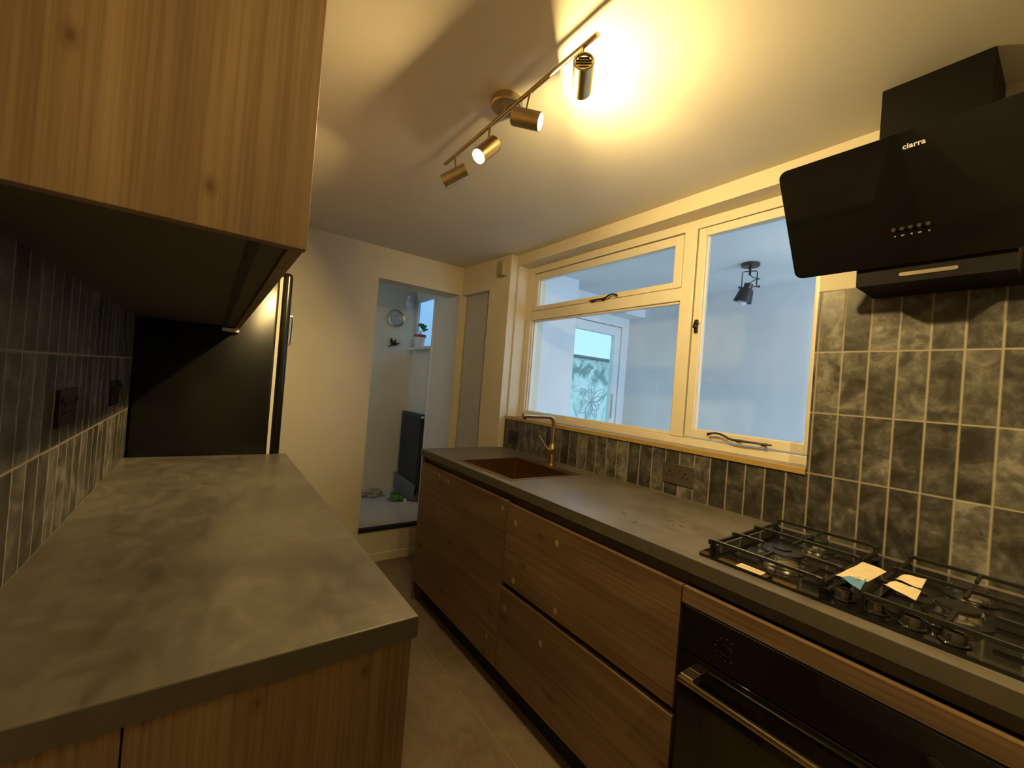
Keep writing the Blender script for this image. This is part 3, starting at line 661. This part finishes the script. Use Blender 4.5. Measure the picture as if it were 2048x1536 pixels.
ml = sheet('instruction_leaflet', ((-.500, .318), (-.325, .312), (-.345, .262), (-.470, .268)), M['paper'], 'cream and blue leaflet lying across the hob between grates', 'leaflet', ZG, .004, None, 1)
bp_ = sheet('printed_corner', ((-.500, .312), (-.470, .290), (-.462, .272), (-.545, .262)), M['blue'], '', '', ZG+.001, .004, ml, 2); bp_['label'] = 'blue printed corner'
sheet('safety_sheet', ((-.445, .246), (-.395, .236), (-.405, .192), (-.485, .187)), M['paper'], 'cream instruction sheet resting on the front of the near grate', 'leaflet', ZG, .003, None, 5)
sheet('warning_slip', ((-.375, .240), (-.318, .236), (-.300, .200), (-.388, .194)), M['paper'], 'narrow cream slip lying behind the instruction sheet on the hob', 'leaflet', ZG, .003, None, 8)
lb_ = sheet('sticker_label', ((-.558, .511), (-.526, .511), (-.529, .450), (-.558, .450)), M['paper'], 'small cream and orange label stuck on the hob front edge', 'label', HZ+.0082, 0)
bm = BM(); prism(bm, [(-.5425, .503), (-.5395, .503), (-.542, .456), (-.545, .456)], lambda a, b, h: (a, b, h), HZ+.0091, HZ+.0095); obj('printed_line', bm, M['orange'], lb_, lb_.location)

# ------------------------------------------------------------------ cooker hood
hd_ = Thing('cooker_hood', 'black angled glass cooker hood above the hob on tiled wall', 'cooker hood', (0, .256, 1.70))
gt, gb = Vector((-.372, 0, 2.022)), Vector((-.195, 0, 1.748))     # top / bottom of the glass in x,z
dv = (gb-gt); ln_ = dv.length; dn = dv.normalized(); nn_ = Vector((dn.z, 0, -dn.x)).normalized()
if nn_.x > 0: nn_ = -nn_
def G(a, b, h): p = gt+dn*b+nn_*h; return (p.x, a, p.z)      # a = y, b = distance down glass
bm = BM(); prism(bm, rrect(-.044, .556, 0, ln_, .022), G, 0, .006); gl_ = hd_.part('glass_front', bm, M['bglass'])
bm = BM()
P4 = [(-.004, 1.700), (-.004, 2.0), (gt.x+.05, 2.0), (gb.x+.008, gb.z), (gb.x+.012, 1.700)]
prism(bm, P4, lambda a, b, h: (a, h, b), .105, .405); hd_.part('body', bm, M['matt'])
bm = BM(); prism(bm, rrect(.200, .312, 0, .010, .0045), lambda a, b, h: (gb.x+.0115-h, a, 1.716+b), 0, .003); hd_.part('light_bar', bm, M['steel'])
hd_.part('chimney', boxes((-.200, -.001, .160, .372, 2.0, ZC), bev=.001), M['matt'])
for k in range(5):
    y = .3145-k*.0163
    bm = BM(); lathe(bm, [(0, .006), (.0046, .006), (.0050, .009), (.0038, .0115), (0, .012)], G(y, ln_*.705, 0), nn_, 16); hd_.part('button', bm, M['steel'], gl_, True)
    bm = BM(); b0 = ln_*.705+.017
    for q_ in range(2+k % 2): prism(bm, [(y-.003+q_*.0022, b0), (y-.0015+q_*.0022, b0), (y-.002+q_*.0022, b0+.004)], G, .006, .0064)
    hd_.part('button_symbol', bm, M['leg'], gl_)
cu = bpy.data.curves.new('logo', 'FONT'); cu.body = 'ciarra'; cu.size = .0168; cu.align_x = 'CENTER'; cu.align_y = 'CENTER'; cu.extrude = .0002; cu.offset = .0005; cu.space_character = 1.05
tmp = bpy.data.objects.new('logo_tmp', cu); C.objects.link(tmp); bpy.context.view_layer.update()
me = bpy.data.meshes.new_from_object(tmp.evaluated_get(bpy.context.evaluated_depsgraph_get())); bpy.data.objects.remove(tmp)
lo = bpy.data.objects.new('logo', me); C.objects.link(lo); me.materials.clear(); me.materials.append(M['leg'])
ctr = Vector(G(.266, ln_*.105, .0066)); ex = Vector((0, -1, 0)); ey = -dn; ez = nn_
mt = Matrix(((ex.x, ey.x, ez.x, ctr.x), (ex.y, ey.y, ez.y, ctr.y), (ex.z, ey.z, ez.z, ctr.z), (0, 0, 0, 1)))
me.transform(Matrix.Translation(-Vector(hd_.org)) @ mt); lo.parent = gl_; lo['label'] = 'white brand lettering'

# ------------------------------------------------------------------ left run
XW = -1.3536
lw = Thing('worktop', 'broad grey concrete-effect worktop in the left foreground', 'worktop', (-1.65, 1.5, .872))
s_l = lw.part('worktop_slab', boxes((XL, XW, .685, 2.338, .872, .91), bev=.001), M['top'])
lw.part('worktop_edge', boxes((XL, XW+.0008, .6838, .6852, .8722, .9088)), M['edge'], s_l)
lc = Thing('base_cabinet', 'oak base cabinet with end panel under the left worktop', 'cabinet', (-1.65, 1.5, 0))
lc.part('end_panel', boxes((-1.7415, XW-.007, .690, .709, 0, .8715), bev=.001), M['woodz']); lc.part('back_end_panel', boxes((XL, -1.7440, .690, .709, 0, .8715), bev=.001), M['woodz'])
lc.part('body', boxes((XL, XW-.03, .710, 2.335, .12, .8715)), M['carc'])
for k in range(3): lc.part('door', boxes((XW-.028, XW-.009, .712+k*.541, 1.249+k*.541, .12, .835), bev=.001), M['woodz'])
lc.part('plinth', boxes((XL, XW-.07, .711, 2.335, 0, .119)), M['dark'])
uc = Thing('wall_cabinet', 'oak wall cabinet hanging over the left worktop', 'wall cabinet', (-1.77, 1.5, 1.5))
XU = -1.587
uc.part('end_panel', boxes((XL, XU, .647, .666, 1.500, 2.249), bev=.001), M['woodz'])
bd = uc.part('body', boxes((XL, XU-.022, .667, 2.335, 1.506, 2.249)), M['carc'])
uc.part('light_channel', boxes((-1.655, -1.640, .68, 2.32, 1.5035, 1.506)), M['dark'], bd)
for k in range(3): uc.part('door', boxes((XU-.021, XU-.002, .669+k*.556, 1.221+k*.556, 1.500, 2.245), bev=.001), M['woodz'])
uc.part('corner_block', boxes((-1.655, -1.590, 2.318, 2.336, 1.484, 1.4995)), M['seal'], bd)
# fridge
fg = Thing('fridge_freezer', 'tall glossy black fridge at the end of the left worktop', 'fridge', (-1.68, 2.65, 0))
fb = fg.part('body', boxes((-1.945, -1.437, 2.345, 2.935, .03, 1.80), bev=.012), M['black'], None, True)
fg.part('door_seal', boxes((-1.437, -1.424, 2.350, 2.930, .06, 1.785)), M['seal'], None, False, 'pale rubber seal')
bm = BM(); box(bm, -1.424, -1.380, 2.345, 2.935, .62, 1.812, bev=.020, seg=5); f1 = fg.part('door', bm, M['black'], None, True)
bm = BM(); box(bm, -1.424, -1.380, 2.345, 2.935, .04, .612, bev=.020, seg=5); fg.part('freezer_door', bm, M['black'], None, True)
bm = BM(); tube(bm, [(-1.381, 2.40, 1.60), (-1.366, 2.40, 1.604), (-1.361, 2.40, 1.590), (-1.363, 2.40, 1.47), (-1.367, 2.40, 1.456), (-1.381, 2.40, 1.46)], .0055, 12); fg.part('handle', bm, M['chrome'], f1, True)
for xf_ in (-1.93, -1.47):
    for yf_ in (2.36, 2.89): fg.part('foot', boxes((xf_, xf_+.03, yf_, yf_+.03, 0, .03)), M['satin'])

# ------------------------------------------------------------------ track lights
def track_light(xc, yc, heads, label, group=None):
    T = Thing('track_light', label, 'ceiling light', (xc, yc, ZC), group)
    bm = BM(); lathe(bm, [(0, 0), (.050, 0), (.052, -.004), (.052, -.020), (.048, -.024), (0, -.024)], (xc+.012, yc, ZC), n=40); T.part('ceiling_rose', bm, M['brass'], None, True)
    zb = 2.198
    bm = BM(); cyl(bm, (xc, yc, ZC-.024), (xc, yc, zb), .006, None, 12); T.part('rod', bm, M['brass'], None, True)
    bm = BM(); cyl(bm, (xc, yc-.405, zb), (xc, yc+.405, zb), .0065, None, 16); T.part('bar', bm, M['brass'], None, True)
    for (yb, back, front, wmul, ang) in heads:
        back = Vector(back); front = Vector(front); d = (front-back).normalized(); mid = back+(front-back)*.42
        r = .0255; ln = (front-back).length
        bm = BM(); lathe(bm, [(r-.0025, .002), (r-.0025, ln-.0), (r, ln), (r, .002), (r-.002, 0), (r-.0045, 0), (r-.0045, .003)], back, d, 36)
        h = T.part('spot_head', bm, M['brass'], None, True)
        u, v, _ = frame_of(d); bm = BM()
        for k in range(6):
            o_ = -.0175+k*.007; hl = math.sqrt(max(0, (r-.003)**2-o_**2))
            tube(bm, [back+v*o_-u*hl+d*.002, back+v*o_+u*hl+d*.002], .0014, 6)
        T.part('vent_grille', bm, M['brass'], h)
        bm = BM(); lathe(bm, [(0, 0), (r-.003, 0)], back+d*.012, d, 24); T.part('inner_plate', bm, M['dkmetal'], h)
        bm = BM(); lathe(bm, [(.010, -.035), (.020, -.006), (.0215, 0), (.018, .002), (0, .003)], back+d*(ln-.0055), d, 28); T.part('light_bulb', bm, M['bulb'], h, True)
        bm = BM(); top = Vector((xc, yb, zb)); tube(bm, [top, (top+mid)/2+Vector((0, 0, -.004)), mid+(top-mid).normalized()*r*.85], .0042, 10); T.part('stem', bm, M['brass'], h, True)
        l = bpy.data.lights.new('spot_lamp', 'AREA'); l.shape = 'DISK'; l.size = .040; l.energy = SPOT_W*wmul; l.color = WARM; l.spread = math.radians(ang)
        lo_ = bpy.data.objects.new('spot_lamp', l); C.objects.link(lo_); lo_.parent = T.o
        p = front+d*.0005; lo_.location = p-Vector(T.org); lo_.rotation_euler = d.to_track_quat('-Z', 'Y').to_euler()
    return T
track_light(-.985, 1.13, (
    (.775, (-1.016, .733, 2.122), (-.956, .799, 2.112), .50, 118),
    (.985, (-1.021, 1.014, 2.123), (-.966, .952, 2.100), 2.0, 180),
    (1.205, (-.978, 1.177, 2.130), (-1.040, 1.168, 2.058), 1.25, 180),
    (1.455, (-.958, 1.398, 2.134), (-1.022, 1.458, 2.086), .90, 100)), 'brass bar of four ceiling spotlights in the middle of the ceiling')
track_light(-.985, -.18, (
    (-.50, (-.985, -.47, 2.125), (-1.02, -.50, 2.045), .25, 110),
    (-.29, (-.985, -.29, 2.125), (-.93, -.27, 2.055), .75, 110),
    (-.07, (-.985, -.09, 2.125), (-1.055, -.045, 2.085), .11, 84),
    (.14, (-.985, .13, 2.125), (-1.055, .175, 2.080), .11, 84)), 'second brass bar of ceiling spotlights above the viewpoint')
